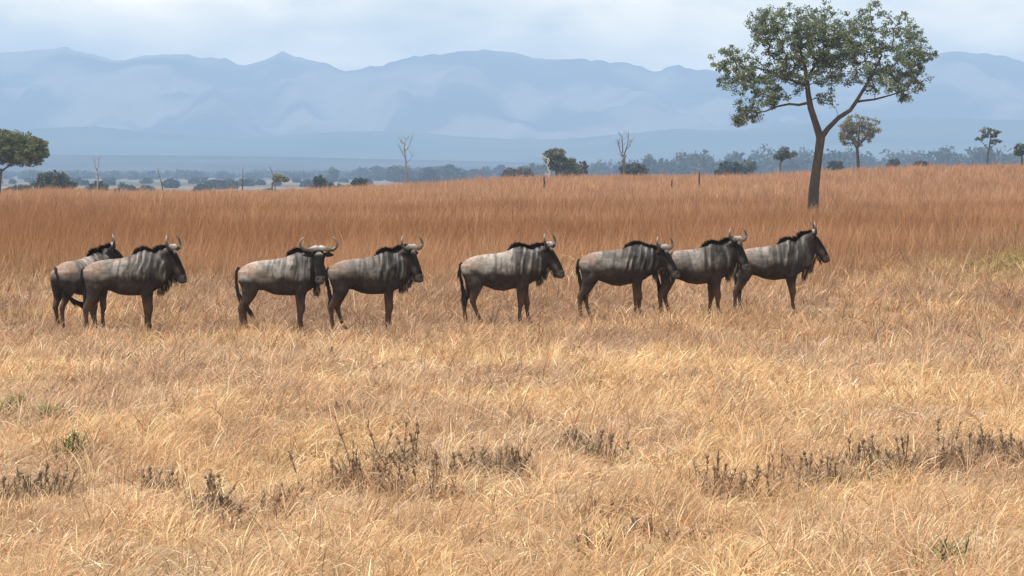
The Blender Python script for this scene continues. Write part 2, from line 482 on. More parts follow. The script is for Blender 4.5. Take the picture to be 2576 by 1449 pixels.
def wildebeest(label, px, py, rz, size=1.0, poll=(1.52, 1.43, 0.0), pitch=62, yaw=18, legs=(0, 0, 0, 0), tail='straight',
               coat=1.0, stripe=1.0, seed=0, tail_pts=None, group='wildebeest standing in a line'):
    rng = np.random.default_rng(900 + seed)
    X0, Y0 = on_flat(px, py)
    root = empty('wildebeest', (X0, Y0, float(gz(X0, Y0)) - 0.01), rz)
    tag(root, label, 'wildebeest', group)
    root.scale = (size, size, size)
    G = Geo()
    y_ = np.array([0, 1.0, 0]); z_ = np.array([0, 0, 1.0]); x_ = np.array([1.0, 0, 0])
    dp = rng.uniform(-.025, .03); hu = rng.uniform(-.015, .025)
    T = [(-.012, 1.07, .95, .06, 2, 2), (.045, 1.130, .84, .150, 1.9, 2.2), (.15, 1.190, .76, .208, 1.85, 2.3), (.28, 1.230, .735, .230, 1.85, 2.3),
         (.42, 1.250, .715 - dp, .246, 1.85, 2.3), (.58, 1.262, .650 - dp, .262 + dp * .5, 1.85, 2.3), (.75, 1.285 + hu * .4, .628 - dp, .258, 1.8, 2.3), (.90, 1.345 + hu, .642, .243, 1.7, 2.2),
         (1.02, 1.392 + hu, .655, .232, 1.65, 2.2), (1.13, 1.378, .69, .222, 1.7, 2.1), (1.23, 1.33, .745, .19, 1.8, 2), (1.30, 1.27, .83, .135, 2, 2), (1.335, 1.2, .92, .07, 2, 2)]
    secs = []
    for (x, top, bot, hw, pu, pd) in T:
        zc = bot + (top - bot) * 0.5
        secs.append(((x, 0, zc), y_, z_, hw, top - zc, zc - bot, pu, pd))
    G.loft(secs, 26)
    # head frame: h runs from poll to nose, nf out of the forehead, l to the animal's left
    yw, pt = R(-yaw), R(pitch)
    fwd = np.array([math.cos(yw), math.sin(yw), 0]); l = np.array([-math.sin(yw), math.cos(yw), 0])
    h = fwd * math.cos(pt) - z_ * math.sin(pt)
    nf = fwd * math.sin(pt) + z_ * math.cos(pt)
    Pl = np.array([poll[0], poll[2], poll[1]])
    H = [(-.05, .075, .07, 2), (.0, .115, .092, 2.2), (.07, .128, .098, 2.3), (.13, .125, .092, 2.3), (.22, .108, .076, 2.3), (.32, .088, .062, 2.3),
         (.41, .076, .062, 2.3), (.48, .072, .07, 2.4), (.535, .060, .066, 2.4), (.565, .035, .042, 2)]
    secs = []
    for (s_, dep, hw, p) in [(a * 1.06, b * 1.16, c_ * 1.14, d_) for a, b, c_, d_ in H]:
        lift = 0.0 if s_ > 0 else -0.03
        ce = Pl + h * s_ + nf * (-dep + lift + 0.012 * math.sin(max(s_, 0) / .565 * math.pi) - 0.02 * max(0, s_ - .42) / .14)
        secs.append((ce, l, nf, hw, dep, dep, p, p))
    G.loft(secs, 20)
    # neck: deep, narrowing towards the throat
    A = np.array([1.10, 0, 1.055]); B = Pl + h * 0.055 - nf * 0.135
    ta = norm([1, 0, 0.12]) * 0.28; tb = norm(0.7 * fwd + 0.3 * x_ + z_ * 0.25) * 0.16
    secs = []
    for k in range(9):
        t = k / 8
        b0, b1, b2, b3 = (1 - t) ** 3, 3 * t * (1 - t) ** 2, 3 * t * t * (1 - t), t ** 3
        ce = b0 * A + b1 * (A + ta) + b2 * (B - tb) + b3 * B
        dv = norm(3 * (1 - t) ** 2 * ta + 6 * t * (1 - t) * (B - tb - A - ta) + 3 * t * t * tb)
        u = norm(np.cross(z_, dv)); v = np.cross(dv, u)
        up = .315 * (1 - t) + .125 * t; dn = .34 * (1 - t) ** 1.2 + .175 * t
        secs.append((ce, u, v, .20 * (1 - t) + .098 * t, up, dn, 1.85, 2.0))
    G.loft(secs, 22)
    # legs
    HL = [(.17, .09, 1.06, .165, .10), (.185, .115, .90, .182, .105), (.205, .13, .78, .155, .09), (.175, .13, .66, .108, .068), (.125, .128, .56, .074, .052),
          (.072, .125, .475, .056, .042), (.045, .122, .425, .052, .038), (.045, .12, .36, .038, .032), (.052, .118, .25, .029, .027), (.06, .116, .155, .032, .03),
          (.075, .115, .085, .028, .027), (.10, .115, .035, .043, .038), (.105, .115, -.01, .05, .042)]
    FL = [(1.09, .10, 1.02, .14, .085), (1.085, .125, .88, .135, .088), (1.06, .135, .74, .108, .078), (1.055, .132, .64, .080, .062), (1.06, .128, .53, .060, .050),
          (1.072, .124, .44, .054, .046), (1.076, .122, .385, .050, .043), (1.068, .12, .32, .034, .032), (1.064, .118, .22, .027, .027), (1.068, .118, .14, .033, .031),
          (1.082, .118, .08, .028, .027), (1.10, .118, .035, .043, .038), (1.105, .118, -.01, .05, .042)]
    for (leg, sy, dx, z0) in ((HL, -1, legs[0], .95), (HL, 1, legs[1], .95), (FL, -1, legs[2], .9), (FL, 1, legs[3], .9)):
        secs = []
        for (x, y, z, rx, ry) in leg:
            f = max(0, (z0 - z) / z0)
            bend = dx * f
            if leg is HL and abs(dx) > 0.12:
                bend = dx * (f ** 1.15)
            k_ = 1.0 + .18 * sstep(.75, .45, z)
            secs.append(((x + bend, sy * y, z), y_, x_, ry * k_, rx * k_, rx * k_, 2, 2))
        G.loft(secs, 16)
    # brow ridges, jaw angle and nostril swelling
    for sy in (-1, 1):
        c0 = Pl + h * .10 - nf * .045 + l * sy * .078
        G.tube([c0 - h * .04, c0, c0 + h * .045], [.012, .03, .012], 10)
        c1 = Pl + h * .505 - nf * .04 + l * sy * .045
        G.tube([c1 - h * .035, c1, c1 + h * .035], [.012, .032, .014], 10)
        c2 = Pl + h * .17 - nf * .165 + l * sy * .045
        G.tube([c2 - h * .07, c2, c2 + h * .08], [.02, .05, .02], 10)
    tmp = obj('body', G.mesh('body', None))
    md = tmp.modifiers.new('a', 'REMESH'); md.mode = 'VOXEL'; md.voxel_size = 0.0125; md.use_smooth_shade = True
    ms = tmp.modifiers.new('b', 'SMOOTH'); ms.factor = 0.5; ms.iterations = 4
    dg = bpy.context.evaluated_depsgraph_get()
    me = bpy.data.meshes.new_from_object(tmp.evaluated_get(dg))
    old = tmp.data
    tmp.modifiers.clear(); tmp.data = me; bpy.data.meshes.remove(old)
    me.name = 'body'
    tmp.parent = root
    n = len(me.vertices)
    co = np.zeros(n * 3, np.float32); me.vertices.foreach_get('co', co); co = co.reshape(-1, 3).astype(float)
    nor = np.zeros(n * 3, np.float32); me.vertices.foreach_get('normal', nor); nor = nor.reshape(-1, 3)
    x, y, z = co[:, 0], co[:, 1], co[:, 2]
    hd = co - Pl
    hs = hd @ h; hn = hd @ nf; hl = hd @ l
    head = (hs > -0.06) & (hs < .60) & (hn > -.30) & (hn < .06) & (np.abs(hl) < .14) & ((x > 1.15) | (z > 1.2))
    head_w = head * sstep(-.285, -.20, hn + hs * 0.25) * sstep(-.05, .02, hs)
    # loose skin folds over shoulder and neck
    w = (fbm(z * 2.4 + seed, y * 3 + x * 1.5, 3 + seed, 2) - 0.5)
    band = sstep(.74, .92, x) * sstep(1.72, 1.45, x) * sstep(.80, .92, z) * (1 - head_w)
    xw = x + w * 0.16 - (z - 1.1) * 0.12
    ph = (xw + .05 * (vnoise(xw * 9, xw * 0 + seed, 5) - .5)) * 2 * math.pi / 0.105
    st = np.sin(ph) * 0.5 + 0.5
    st = st ** 1.4 * sstep(.34, .62, fbm(x * 8, z * 2.2 + seed, 19 + seed, 3))
    st = np.maximum(st, .55 * sstep(.5, .7, fbm(x * 14, z * 3, 29 + seed, 2)))
    side = np.clip(np.abs(y) / .1, 0, 1)
    # long folds running down the shoulder, muscle dips on the flank and thigh
    dsp = band * side * (st - 0.35) * 0.026
    dsp += (fbm(x * 4.5, z * 4.5 + seed * 3, 61 + seed, 3) - 0.5) * 0.055 * sstep(.55, .75, z) * (1 - head_w) * side
    fl_dip = np.exp(-(((x - .40) / .07) ** 2 + ((z - 1.0) / .16) ** 2)) * side
    dsp -= fl_dip * 0.022
    eb = np.exp(-(((x - (1.02 - (z - .8) * .25)) / .045) ** 2)) * sstep(.62, .75, z) * sstep(1.2, 1.05, z) * side
    dsp -= eb * 0.016
    co = co + nor * dsp[:, None]
    me.vertices.foreach_set('co', co.astype(np.float32).ravel())
    # coat colours, with some light and shade painted in
    c_flank = np.array([.170, .158, .146]) * coat
    c_rump = np.array([.205, .150, .120]) * coat
    c_low_shade = np.array([.027, .020, .0185])
    c_neck = np.array([.098, .094, .092]) * coat
    c_leg = np.array([.078, .050, .037])
    c_dark = np.array([.010, .0085, .009])
    c = np.broadcast_to(c_flank, (n, 3)).copy()
    blot = fbm(x * 5 + seed * 7, z * 5, 71 + seed, 3)
    c = mixc(c, np.broadcast_to(c_rump, c.shape), sstep(.46, .16, x + (blot - .5) * .25) * sstep(.92, 1.08, z))
    c = mixc(c, np.broadcast_to(c_neck, c.shape), sstep(.85, 1.15, x))
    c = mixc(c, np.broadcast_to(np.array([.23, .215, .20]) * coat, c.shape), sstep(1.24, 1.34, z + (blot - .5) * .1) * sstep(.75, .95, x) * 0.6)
    c = mixc(c, np.broadcast_to(np.array([.022, .019, .019]), c.shape), band * (1 - st) ** 1.3 * 0.7 * stripe)
    c = mixc(c, np.broadcast_to(np.array([.25, .238, .226]) * coat, c.shape), band * sstep(.5, .95, st) * 0.5 * stripe)  # pale brindle bars, with highlights on the skin folds painted in
    c = mixc(c, np.broadcast_to(np.array([.31, .255, .22]) * coat, c.shape), sstep(1.14, 1.25, z + (blot - .5) * .18) * sstep(1.0, .6, x) * .75)  # pale back and rump top: overhead light painted into the coat
    # darker smudges on flank and shoulder
    sm = sstep(.50, .66, fbm(x * 4 + seed * 11, z * 5, 95 + seed, 3)) * sstep(.15, .45, x)
    c = mixc(c, c * .52, sm * (1 - head_w) * .8)
    # brindling: thin dark streaks running down ribs and shoulder
    br = sstep(.50, .64, fbm(x * 20 + w * 2, z * 2.2 + seed * 9, 47 + seed, 3)) * sstep(.25, .6, x) * sstep(.8, 1.0, z)
    c = mixc(c, c * .36, br * (1 - head_w) * .75)
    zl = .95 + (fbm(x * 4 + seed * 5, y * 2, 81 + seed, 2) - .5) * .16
    c = mixc(c, np.broadcast_to(c_low_shade, c.shape), sstep(.05, -.07, z - zl) * 0.9)  # darker lower body, mostly underside shade painted over the coat
    c = mixc(c, np.broadcast_to(np.array([.10, .055, .032]), c.shape), sstep(.70, .64, z) * sstep(.5, .6, z) * ((x > .3) & (x < 1.0)) * .7)  # warm bounce from the ground painted along the belly edge
    c = mixc(c, np.broadcast_to(c_leg, c.shape), sstep(.66, .44, z) * (1 - head_w))
    c = mixc(c, np.broadcast_to(np.array([.05, .036, .03]), c.shape), sstep(.06, .03, z))
    c = mixc(c, np.broadcast_to(np.array([.032, .026, .025]), c.shape), head_w)
    c = mixc(c, np.broadcast_to(c_dark, c.shape), head_w * sstep(-.075, -.03, hn))
    c = mixc(c, np.broadcast_to(np.array([.11, .085, .075]), c.shape), head_w * np.exp(-((hs - .36) / .05) ** 2 - ((hn + .09) / .04) ** 2) * .8)
    c = mixc(c, np.broadcast_to(np.array([.06, .052, .05]), c.shape), head_w * sstep(.46, .50, hs))
    c = mixc(c, np.broadcast_to(np.array([.012, .010, .010]), c.shape), head_w * np.exp(-((hs - .525) / .022) ** 2 - ((np.abs(hl) - .04) / .018) ** 2))
    c = mixc(c, np.broadcast_to(np.array([.45, .44, .44]), c.shape), head_w * sstep(-.03, -.015, hn) * np.exp(-((hs - .035) / .04) ** 2) * sstep(.09, .05, np.abs(hl)) * .7)  # glint at the horn base painted as a pale forehead patch
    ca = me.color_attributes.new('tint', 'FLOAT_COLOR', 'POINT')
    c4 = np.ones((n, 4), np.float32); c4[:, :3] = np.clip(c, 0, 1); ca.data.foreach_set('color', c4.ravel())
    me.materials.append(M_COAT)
    me.polygons.foreach_set('use_smooth', np.ones(len(me.polygons), bool))
    # horns: out sideways with a slight dip, then hooking up and in
    fh = fwd
    hc = Pl + h * 0.015 - nf * 0.035
    for sy in (-1, 1):
        path = [(-.004, .026, .0), (.06, .028, .0), (.12, .008, .0), (.185, -.010, .01), (.25, .0, .015), (.30, .038, .015), (.322, .095, .01), (.305, .15, .0), (.268, .195, -.012), (.235, .222, -.02)]
        rad = [.040, .046, .043, .038, .031, .027, .023, .018, .012, .004]
        pts = np.array([hc + l * sy * a + z_ * (b + .03) + fh * c_ for a, b, c_ in path])
        g = Geo(); g.tube(pts, rad, 10)
        hv = np.concatenate(g.v)
        # dark middle; pale boss and lighter tips have sun glint painted in
        lat = np.abs((hv - hc) @ l); hz = (hv - hc) @ z_
        cc = mixc(np.broadcast_to(np.array([.33, .315, .30]), (len(hv), 3)), np.broadcast_to(np.array([.05, .042, .038]), (len(hv), 3)), sstep(.07, .15, lat))
        cc = mixc(cc, np.broadcast_to(np.array([.20, .15, .115]), cc.shape), sstep(.15, .23, hz))
        g.c = [cc]
        obj('horn', g.mesh('horn', M_HORN, True), root)
        # ear
        eb_ = Pl + h * .055 - nf * .07 + l * sy * .075
        ed = norm(l * sy * 1.0 - z_ * .06 - fwd * .12)
        eu = norm(np.cross(ed, fwd)) if sy > 0 else norm(np.cross(fwd, ed))
        g = Geo()
        g.loft([(eb_ + ed * t, eu, norm(np.cross(ed, eu)), a, b, b, 2, 2) for t, a, b in ((0, .016, .014), (.04, .034, .014), (.09, .043, .012), (.14, .032, .010), (.185, .012, .006), (.20, .003, .003))], 12, (.022, .018, .016))
        obj('ear', g.mesh('ear', M_COAT, True), root)
        ee = Pl + h * .115 - nf * .055 + l * sy * .098
        g = Geo(); g.tube([ee - h * .018, ee - h * .01, ee, ee + h * .01, ee + h * .018], [.004, .015, .019, .015, .004], 10, (.01, .008, .007))
        obj('eye', g.mesh('eye', M_EYE, True), root)
    # mane along hump and neck
    nm = 1100
    tt = rng.random(nm)
    xs = .80 + (poll[0] - .84) * tt
    # top line of the body taken from the mesh itself
    cand = co[(np.abs(y) < .03 + np.abs(poll[2])) & (z > 1.1)]
    roots = np.zeros((nm, 3)); 
    mid_y = poll[2] * sstep(1.2, poll[0], xs)
    for i in range(nm):
        dd = np.abs(cand[:, 0] - xs[i])
        near = cand[dd < .02]
        if len(near) == 0: near = cand[np.argsort(dd)[:3]]
        k = near[np.argmax(near[:, 2])]
        roots[i] = (xs[i], k[1] * .7 + mid_y[i] * .3, k[2] - .012)
    roots[:, 1] += rng.normal(0, .016, nm)
    dirs = np.stack([-.75 + .5 * rng.random(nm), rng.normal(0, .35, nm) - .15, .55 + .3 * rng.random(nm)], 1)
    ln = (.042 + .040 * np.sin(np.clip(tt, 0, 1) * math.pi) ** .7) * rng.uniform(.45, 1.5, nm) * sstep(-.02, .15, tt)
    obj('mane', hair_mesh('mane', roots, dirs, np.maximum(ln, .02), np.full(nm, .013), (.022, .017, .016), .5, rng=rng), root)
    # beard under jaw, throat and neck front
    nb_ = 760
    tb_ = rng.random(nb_)
    j0 = Pl + h * .42 - nf * .15
    j1 = Pl + h * .13 - nf * .30
    j2 = j1 + np.array([-.04, 0, -.02])
    bz = np.where((tb_ < .55)[:, None], j0 + (j1 - j0) * (tb_ / .55)[:, None], j1 + (j2 - j1) * ((tb_ - .55) / .45)[:, None])
    bz = bz + np.stack([rng.normal(0, .012, nb_), rng.normal(0, .024, nb_), np.zeros(nb_)], 1)
    cb = co[(x > 1.20) & (z > .70)]
    for i in range(nb_):
        dd = (cb[:, 0] - bz[i, 0]) ** 2 + (cb[:, 1] - bz[i, 1]) ** 2
        nn = cb[dd < .03 ** 2]
        if len(nn): bz[i, 2] = nn[:, 2].min() + .03 * rng.random()
    # hairs hang in locks of uneven length
    lock = vnoise(tb_ * 13, tb_ * 0 + seed, 7)
    lb = (.04 + .17 * lock ** 1.3) * rng.uniform(.6, 1.15, nb_) * np.where(tb_ < .3, .75, 1)
    db = np.stack([rng.normal(.02, .18, nb_), rng.normal(0, .15, nb_), np.full(nb_, -1.0)], 1)
    bc = np.where((rng.random(nb_) < .30)[:, None], np.array([.20, .155, .12]), np.array([.03, .025, .024]))
    obj('beard', hair_mesh('beard', bz, db, lb, np.full(nb_, .014), bc, .2, rng=rng), root)
    # tail: bare root, then a long dark tuft
    if tail_pts is None:
        tp = np.array([(.01, -.01, 1.10), (-.022, -.01, 1.06), (-.030, -.012, .96), (-.006, -.02, .80), (.022, -.03, .66), (.035, -.04, .56)])
    else:
        tp = np.array(tail_pts, float)
    g = Geo(); g.tube(tp, np.linspace(.026, .012, len(tp)), 8, (.022, .017, .015))
    tl = obj('tail', g.mesh('tail', M_COAT, True), root)
    nh = 420
    s_ = .22 + rng.random(nh) ** .8 * .72
    seg = s_ * (len(tp) - 1); i0 = np.clip(seg.astype(int), 0, len(tp) - 2); fr = (seg - i0)[:, None]
    rt = tp[i0] * (1 - fr) + tp[i0 + 1] * fr + rng.normal(0, .008, (nh, 3))
    dr = (tp[i0 + 1] - tp[i0]) + rng.normal(0, .012, (nh, 3))
    obj('tail_hair', hair_mesh('tail_hair', rt, dr, (.10 + .20 * s_) * rng.uniform(.7, 1.2, nh), np.full(nh, .013), (.020, .016, .015), .35, rng=rng), tl)
    return root

SWISH = [(-.005, -.01, 1.13), (-.04, -.05, 1.06), (-.05, -.13, .92), (-.02, -.20, .76), (.08, -.26, .62), (.20, -.30, .54), (.30, -.33, .50)]
CURL = [(-.005, -.01, 1.13), (-.045, -.02, 1.06), (-.05, -.05, .90), (-.02, -.10, .72), (.06, -.14, .58), (.13, -.16, .47)]
wildebeest('wildebeest seen from behind its rump, its front half hidden behind another', 140, 832, R(52), .95, poll=(1.42, 1.50, -.06), pitch=52, yaw=44,
           legs=(0.0, .14, .0, .05), tail_pts=SWISH, coat=1.1, seed=1)
wildebeest('grey wildebeest in profile that hides most of a second one behind its rump', 211, 838, R(1), 1.0, poll=(1.51, 1.43, -.02), pitch=65, yaw=16,
           legs=(.0, .14, -.02, .02), coat=1.0, seed=2)
wildebeest('pale flanked wildebeest turning its horned face straight towards the viewer', 602, 836, R(3), .98, poll=(1.36, 1.43, -.24), pitch=66, yaw=82,
           legs=(-.02, .06, -.06, -.02), tail_pts=CURL, coat=1.25, stripe=.35, seed=3)
wildebeest('dark wildebeest with spread horns, its head close in front of a wide gap', 826, 832, R(6), .98, poll=(1.46, 1.435, -.05), pitch=67, yaw=38,
           legs=(.0, .22, -.08, .0), coat=.85, stripe=1.1, seed=4)
wildebeest('lone wildebeest with pale upper flank, gaps on both sides, hind leg stepping forward', 1161, 818, R(0), 1.0, poll=(1.56, 1.40, -.02), pitch=61, yaw=17,
           legs=(.30, .0, -.06, .12), coat=1.15, seed=5)
wildebeest('wildebeest with lowered head half hidden behind the rump of the next one', 1457, 802, R(2), 1.0, poll=(1.58, 1.30, .02), pitch=58, yaw=30,
           legs=(-.06, .14, -.06, .06), coat=.9, stripe=1.2, seed=6)
wildebeest('wildebeest with high black mane whose face overlaps the rump of the leading one', 1653, 800, R(4), 1.0, poll=(1.50, 1.44, -.05), pitch=64, yaw=36,
           legs=(.0, .20, .06, -.10), coat=.95, seed=7)
wildebeest('leading wildebeest at the head of the line with raised neck and upright horns', 1848, 788, R(3), 1.0, poll=(1.54, 1.52, .0), pitch=59, yaw=5,
           legs=(-.08, .08, .04, .07), coat=.92, seed=8)

# ------------------------------------------------------------------ trees and bushes
BARK = np.array([.085, .066, .055])
def base_at(px, d):
    X, _ = at(px, 430, d)
    return X, float(gz(X, d))
def grow(lines, clumps, d_side, tip_r=.02, expo=.42, rng=RNG, minr=.012):
    """lines: [(points, radii, parent line index or None)] of trunk and limbs; clumps: points the branches must reach.
    Returns node positions, parents and radii."""
    P = []; par = []; rad = []; level = []
    for pts, rr, attach in lines:
        pts = np.asarray(pts, float)
        prev = -1
        if attach:
            prev = int(np.argmin([np.sum((np.asarray(q) - pts[0]) ** 2) for q in P]))
        for i in range(len(pts)):
            steps = 4 if i else 1
            for s_ in range(1, steps + 1):
                f = s_ / steps
                q = pts[i] if i == 0 else pts[i - 1] * (1 - f) + pts[i] * f
                r = rr[i] if i == 0 else rr[i - 1] * (1 - f) + rr[i] * f
                if i == 0 and attach: 
                    q = np.asarray(P[prev]) * .5 + q * .5
                P.append(q); par.append(prev); rad.append(r); level.append(0)
                prev = len(P) - 1
    nfix = len(P)
    lo = max(1, int(nfix * .3))
    order = np.argsort([np.min(np.sum((np.asarray(P[lo:]) - c) ** 2, 1)) for c in clumps])
    for ci in order:
        c = clumps[ci]
        A = np.asarray(P)
        dd = np.linalg.norm(A - c, axis=1)
        up = np.maximum(0, A[:, 2] - c[2])
        cost = dd + up * .9
        cost[:lo] += 1e3
        k = int(np.argmin(cost))
        a = A[k]; L_ = dd[k]
        ns = max(2, min(6, int(L_ / (d_side * .06)) + 1))
        prev = k
        for s_ in range(1, ns + 1):
            f = s_ / ns
            q = a * (1 - f) + c * f + rng.normal(0, 1, 3) * L_ * .06 * (f < 1)
            q[2] += math.sin(f * math.pi) * L_ * .06
            P.append(q); par.append(prev); rad.append(0); level.append(1)
            prev = len(P) - 1
    n = len(P)
    cnt = np.zeros(n)
    for i in range(n - 1, nfix - 1, -1):
        cnt[i] = max(cnt[i], 1)
        if par[i] >= 0: cnt[par[i]] += cnt[i]
    for i in range(nfix, n):
        rad[i] = max(minr, tip_r * cnt[i] ** expo)
        p = par[i]
        rad[i] = min(rad[i], rad[p] * .9 if p < nfix else 9)
    return np.asarray(P), np.asarray(par), np.asarray(rad)
def branch_geo(P, par, rad, col, n=7, flare=0.0):
    G = Geo()
    th = np.linspace(0, 2 * math.pi, n, endpoint=False)
    i = np.arange(n); j = (i + 1) % n
    for k in range(len(P)):
        p = par[k]
        if p < 0: continue
        a, b = P[p], P[k]
        d = b - a; ln = np.linalg.norm(d)
        if ln < 1e-5: continue
        d = d / ln
        ref = np.array([0, 1.0, 0]) if abs(d[1]) < .8 else np.array([1.0, 0, 0])
        u = np.cross(ref, d); u /= np.linalg.norm(u); v = np.cross(d, u)
        ra = rad[p] if rad[p] < rad[k] * 2.2 else rad[k] * 1.25
        rb = rad[k]
        ring = np.cos(th)[:, None] * u + np.sin(th)[:, None] * v
        b2 = b + d * rb * .3
        G.add(np.concatenate([a + ring * ra, b2 + ring * rb]), np.stack([i, j, n + j, n + i], 1), None, col)
    return G
def leaf_geo(centres, radii, per, size, col, rng, flat=.7, jit=.25, up=.0, hue=.12):
    """many small leaf faces spread through every clump"""
    n = len(centres)
    rep = np.repeat(np.arange(n), per)
    m = len(rep)
    v = rng.normal(0, 1, (m, 3)); v /= np.linalg.norm(v, axis=1)[:, None]
    v *= (rng.random(m) ** .5)[:, None]
    rr = np.asarray(radii)[rep]
    c = centres[rep] + v * rr[:, None] * np.array([1, 1, flat])
    nrm = rng.normal(0, 1, (m, 3)) + np.array([0, 0, up]); nrm /= np.linalg.norm(nrm, axis=1)[:, None]
    a = np.cross(nrm, rng.normal(0, 1, (m, 3))); a /= np.linalg.norm(a, axis=1)[:, None]
    b = np.cross(nrm, a)
    s1 = size * rng.uniform(.5, 1.3, m); s2 = s1 * rng.uniform(.35, .7, m)
    q = np.stack([c - a * s1[:, None], c - b * s2[:, None] + nrm * s1[:, None] * .12, c + a * s1[:, None], c + b * s2[:, None] + nrm * s1[:, None] * .12], 1)
    cj = np.exp(rng.normal(0, .18, n))[rep] * np.exp(rng.normal(0, jit, m))
    hu = (rng.normal(0, hue, n))[rep]
    cc = np.asarray(col) * cj[:, None] * np.stack([1 + hu, np.ones(m), 1 - hu], 1)
    cc = np.clip(np.repeat(cc, 4, 0), .004, .8)
    G = Geo()
    G.add(q.reshape(-1, 3), np.arange(m * 4).reshape(-1, 4), None, cc)
    return G
def sample_lobes(lobes, px0, d, zb, n, thick, rng, edge=.35):
    """clump centres inside lobes given as photo ellipses (cx, cy, rx, ry), at distance d, with a real depth"""
    ar = np.array([l[2] * l[3] for l in lobes], float); ar /= ar.sum()
    X0, _ = base_at(px0, d)
    out = []
    for k in rng.choice(len(lobes), n, p=ar):
        cx, cy, rx, ry = lobes[k][:4]
        while True:
            v = rng.uniform(-1, 1, 3)
            r = np.linalg.norm(v)
            if edge < r < 1: break
        X, Z = at(cx + v[0] * rx, cy + v[2] * ry, d)
        dep = (lobes[k][4] if len(lobes[k]) > 4 else 0)
        out.append((X - X0, dep + v[1] * thick * (rx / max(l[2] for l in lobes)) ** .5, Z - zb))
    return np.asarray(out)
def line_px(pts, px0, d, zb, dy=None):
    X0, _ = base_at(px0, d)
    r = []
    for i, (px, py) in enumerate(pts):
        X, Z = at(px, py, d)
        r.append((X - X0, 0 if dy is None else dy[i], Z - zb))
    return np.asarray(r)
def tree(name, label, d, px0, trunk, limbs, lobes, n_clump, clump_r, per, size, col, seed, thick=None, bark=BARK, tip=.02, group=None, edge=.3, flat=.7, cat='tree', jit=.25, minr=.012, hue=.12):
    """trunk: (photo points from the ground up, radii in m); limbs: the same, starting on the trunk"""
    rng = np.random.default_rng(seed)
    X0, zb = base_at(px0, d)
    root = tag(empty(name, (X0, d, zb)), label, cat, group)
    lines = []
    tp = line_px(trunk[0], px0, d, zb)
    tp[0] = (tp[0][0], 0, -.15)
    lines.append((tp, trunk[1], False))
    for pts, rr, dy in limbs:
        lines.append((line_px(pts, px0, d, zb, dy), rr, True))
    wid = max(l[2] for l in lobes) * d / F if lobes else 1
    if lobes:
        cl = sample_lobes(lobes, px0, d, zb, n_clump, thick or wid, rng, edge)
    else:
        cl = np.zeros((0, 3))
    P, par, rad = grow(lines, cl, wid * 4, tip, rng=rng, minr=minr)
    obj('trunk', branch_geo(P, par, rad, bark).mesh('trunk', M_BARK, True), root)
    if lobes:
        rr = clump_r * rng.uniform(.6, 1.35, len(cl))
        obj('crown', leaf_geo(cl, rr, per, size, col, rng, flat, jit, hue=hue).mesh('crown', M_LEAF), root)
    return root
def bush(label, d, px0, lobes, n_clump, per, size, col, seed, group=None, name='bush', cat='bush', clump=.22, thick=None, stems=True, jit=.25):
    rng = np.random.default_rng(seed)
    X0, zb = base_at(px0, d)
    root = tag(empty(name, (X0, d, zb)), label, cat, group)
    wid = max(l[2] for l in lobes) * d / F
    cl = sample_lobes(lobes, px0, d, zb, n_clump, thick or wid * .9, rng, .25)
    cl[:, 2] = np.maximum(cl[:, 2], .1)
    # skirts reach down to the ground behind the grass
    low = cl[rng.choice(len(cl), len(cl) // 2)].copy(); low[:, 2] *= rng.uniform(0, 1, len(low)); cl2 = np.concatenate([cl, low])
    g = leaf_geo(cl2, wid * clump * rng.uniform(.7, 1.3, len(cl2)), per, size, col, rng, .8, jit)
    obj('foliage', g.mesh('foliage', M_LEAF), root)
    lines = [(np.array([(0, 0, -.1), (0, 0, max(.2, cl[:, 2].min() * .5 + .1))]), [wid * .03 + .03, wid * .02 + .03], False)]
    P, par, rad = grow(lines, cl[:14], wid * 4, .02 + wid * .004, rng=rng)
    obj('stem', branch_geo(P, par, rad, BARK * .9, 6).mesh('stem', M_BARK, True), root)
    return root

OLV = np.array([.085, .088, .048])
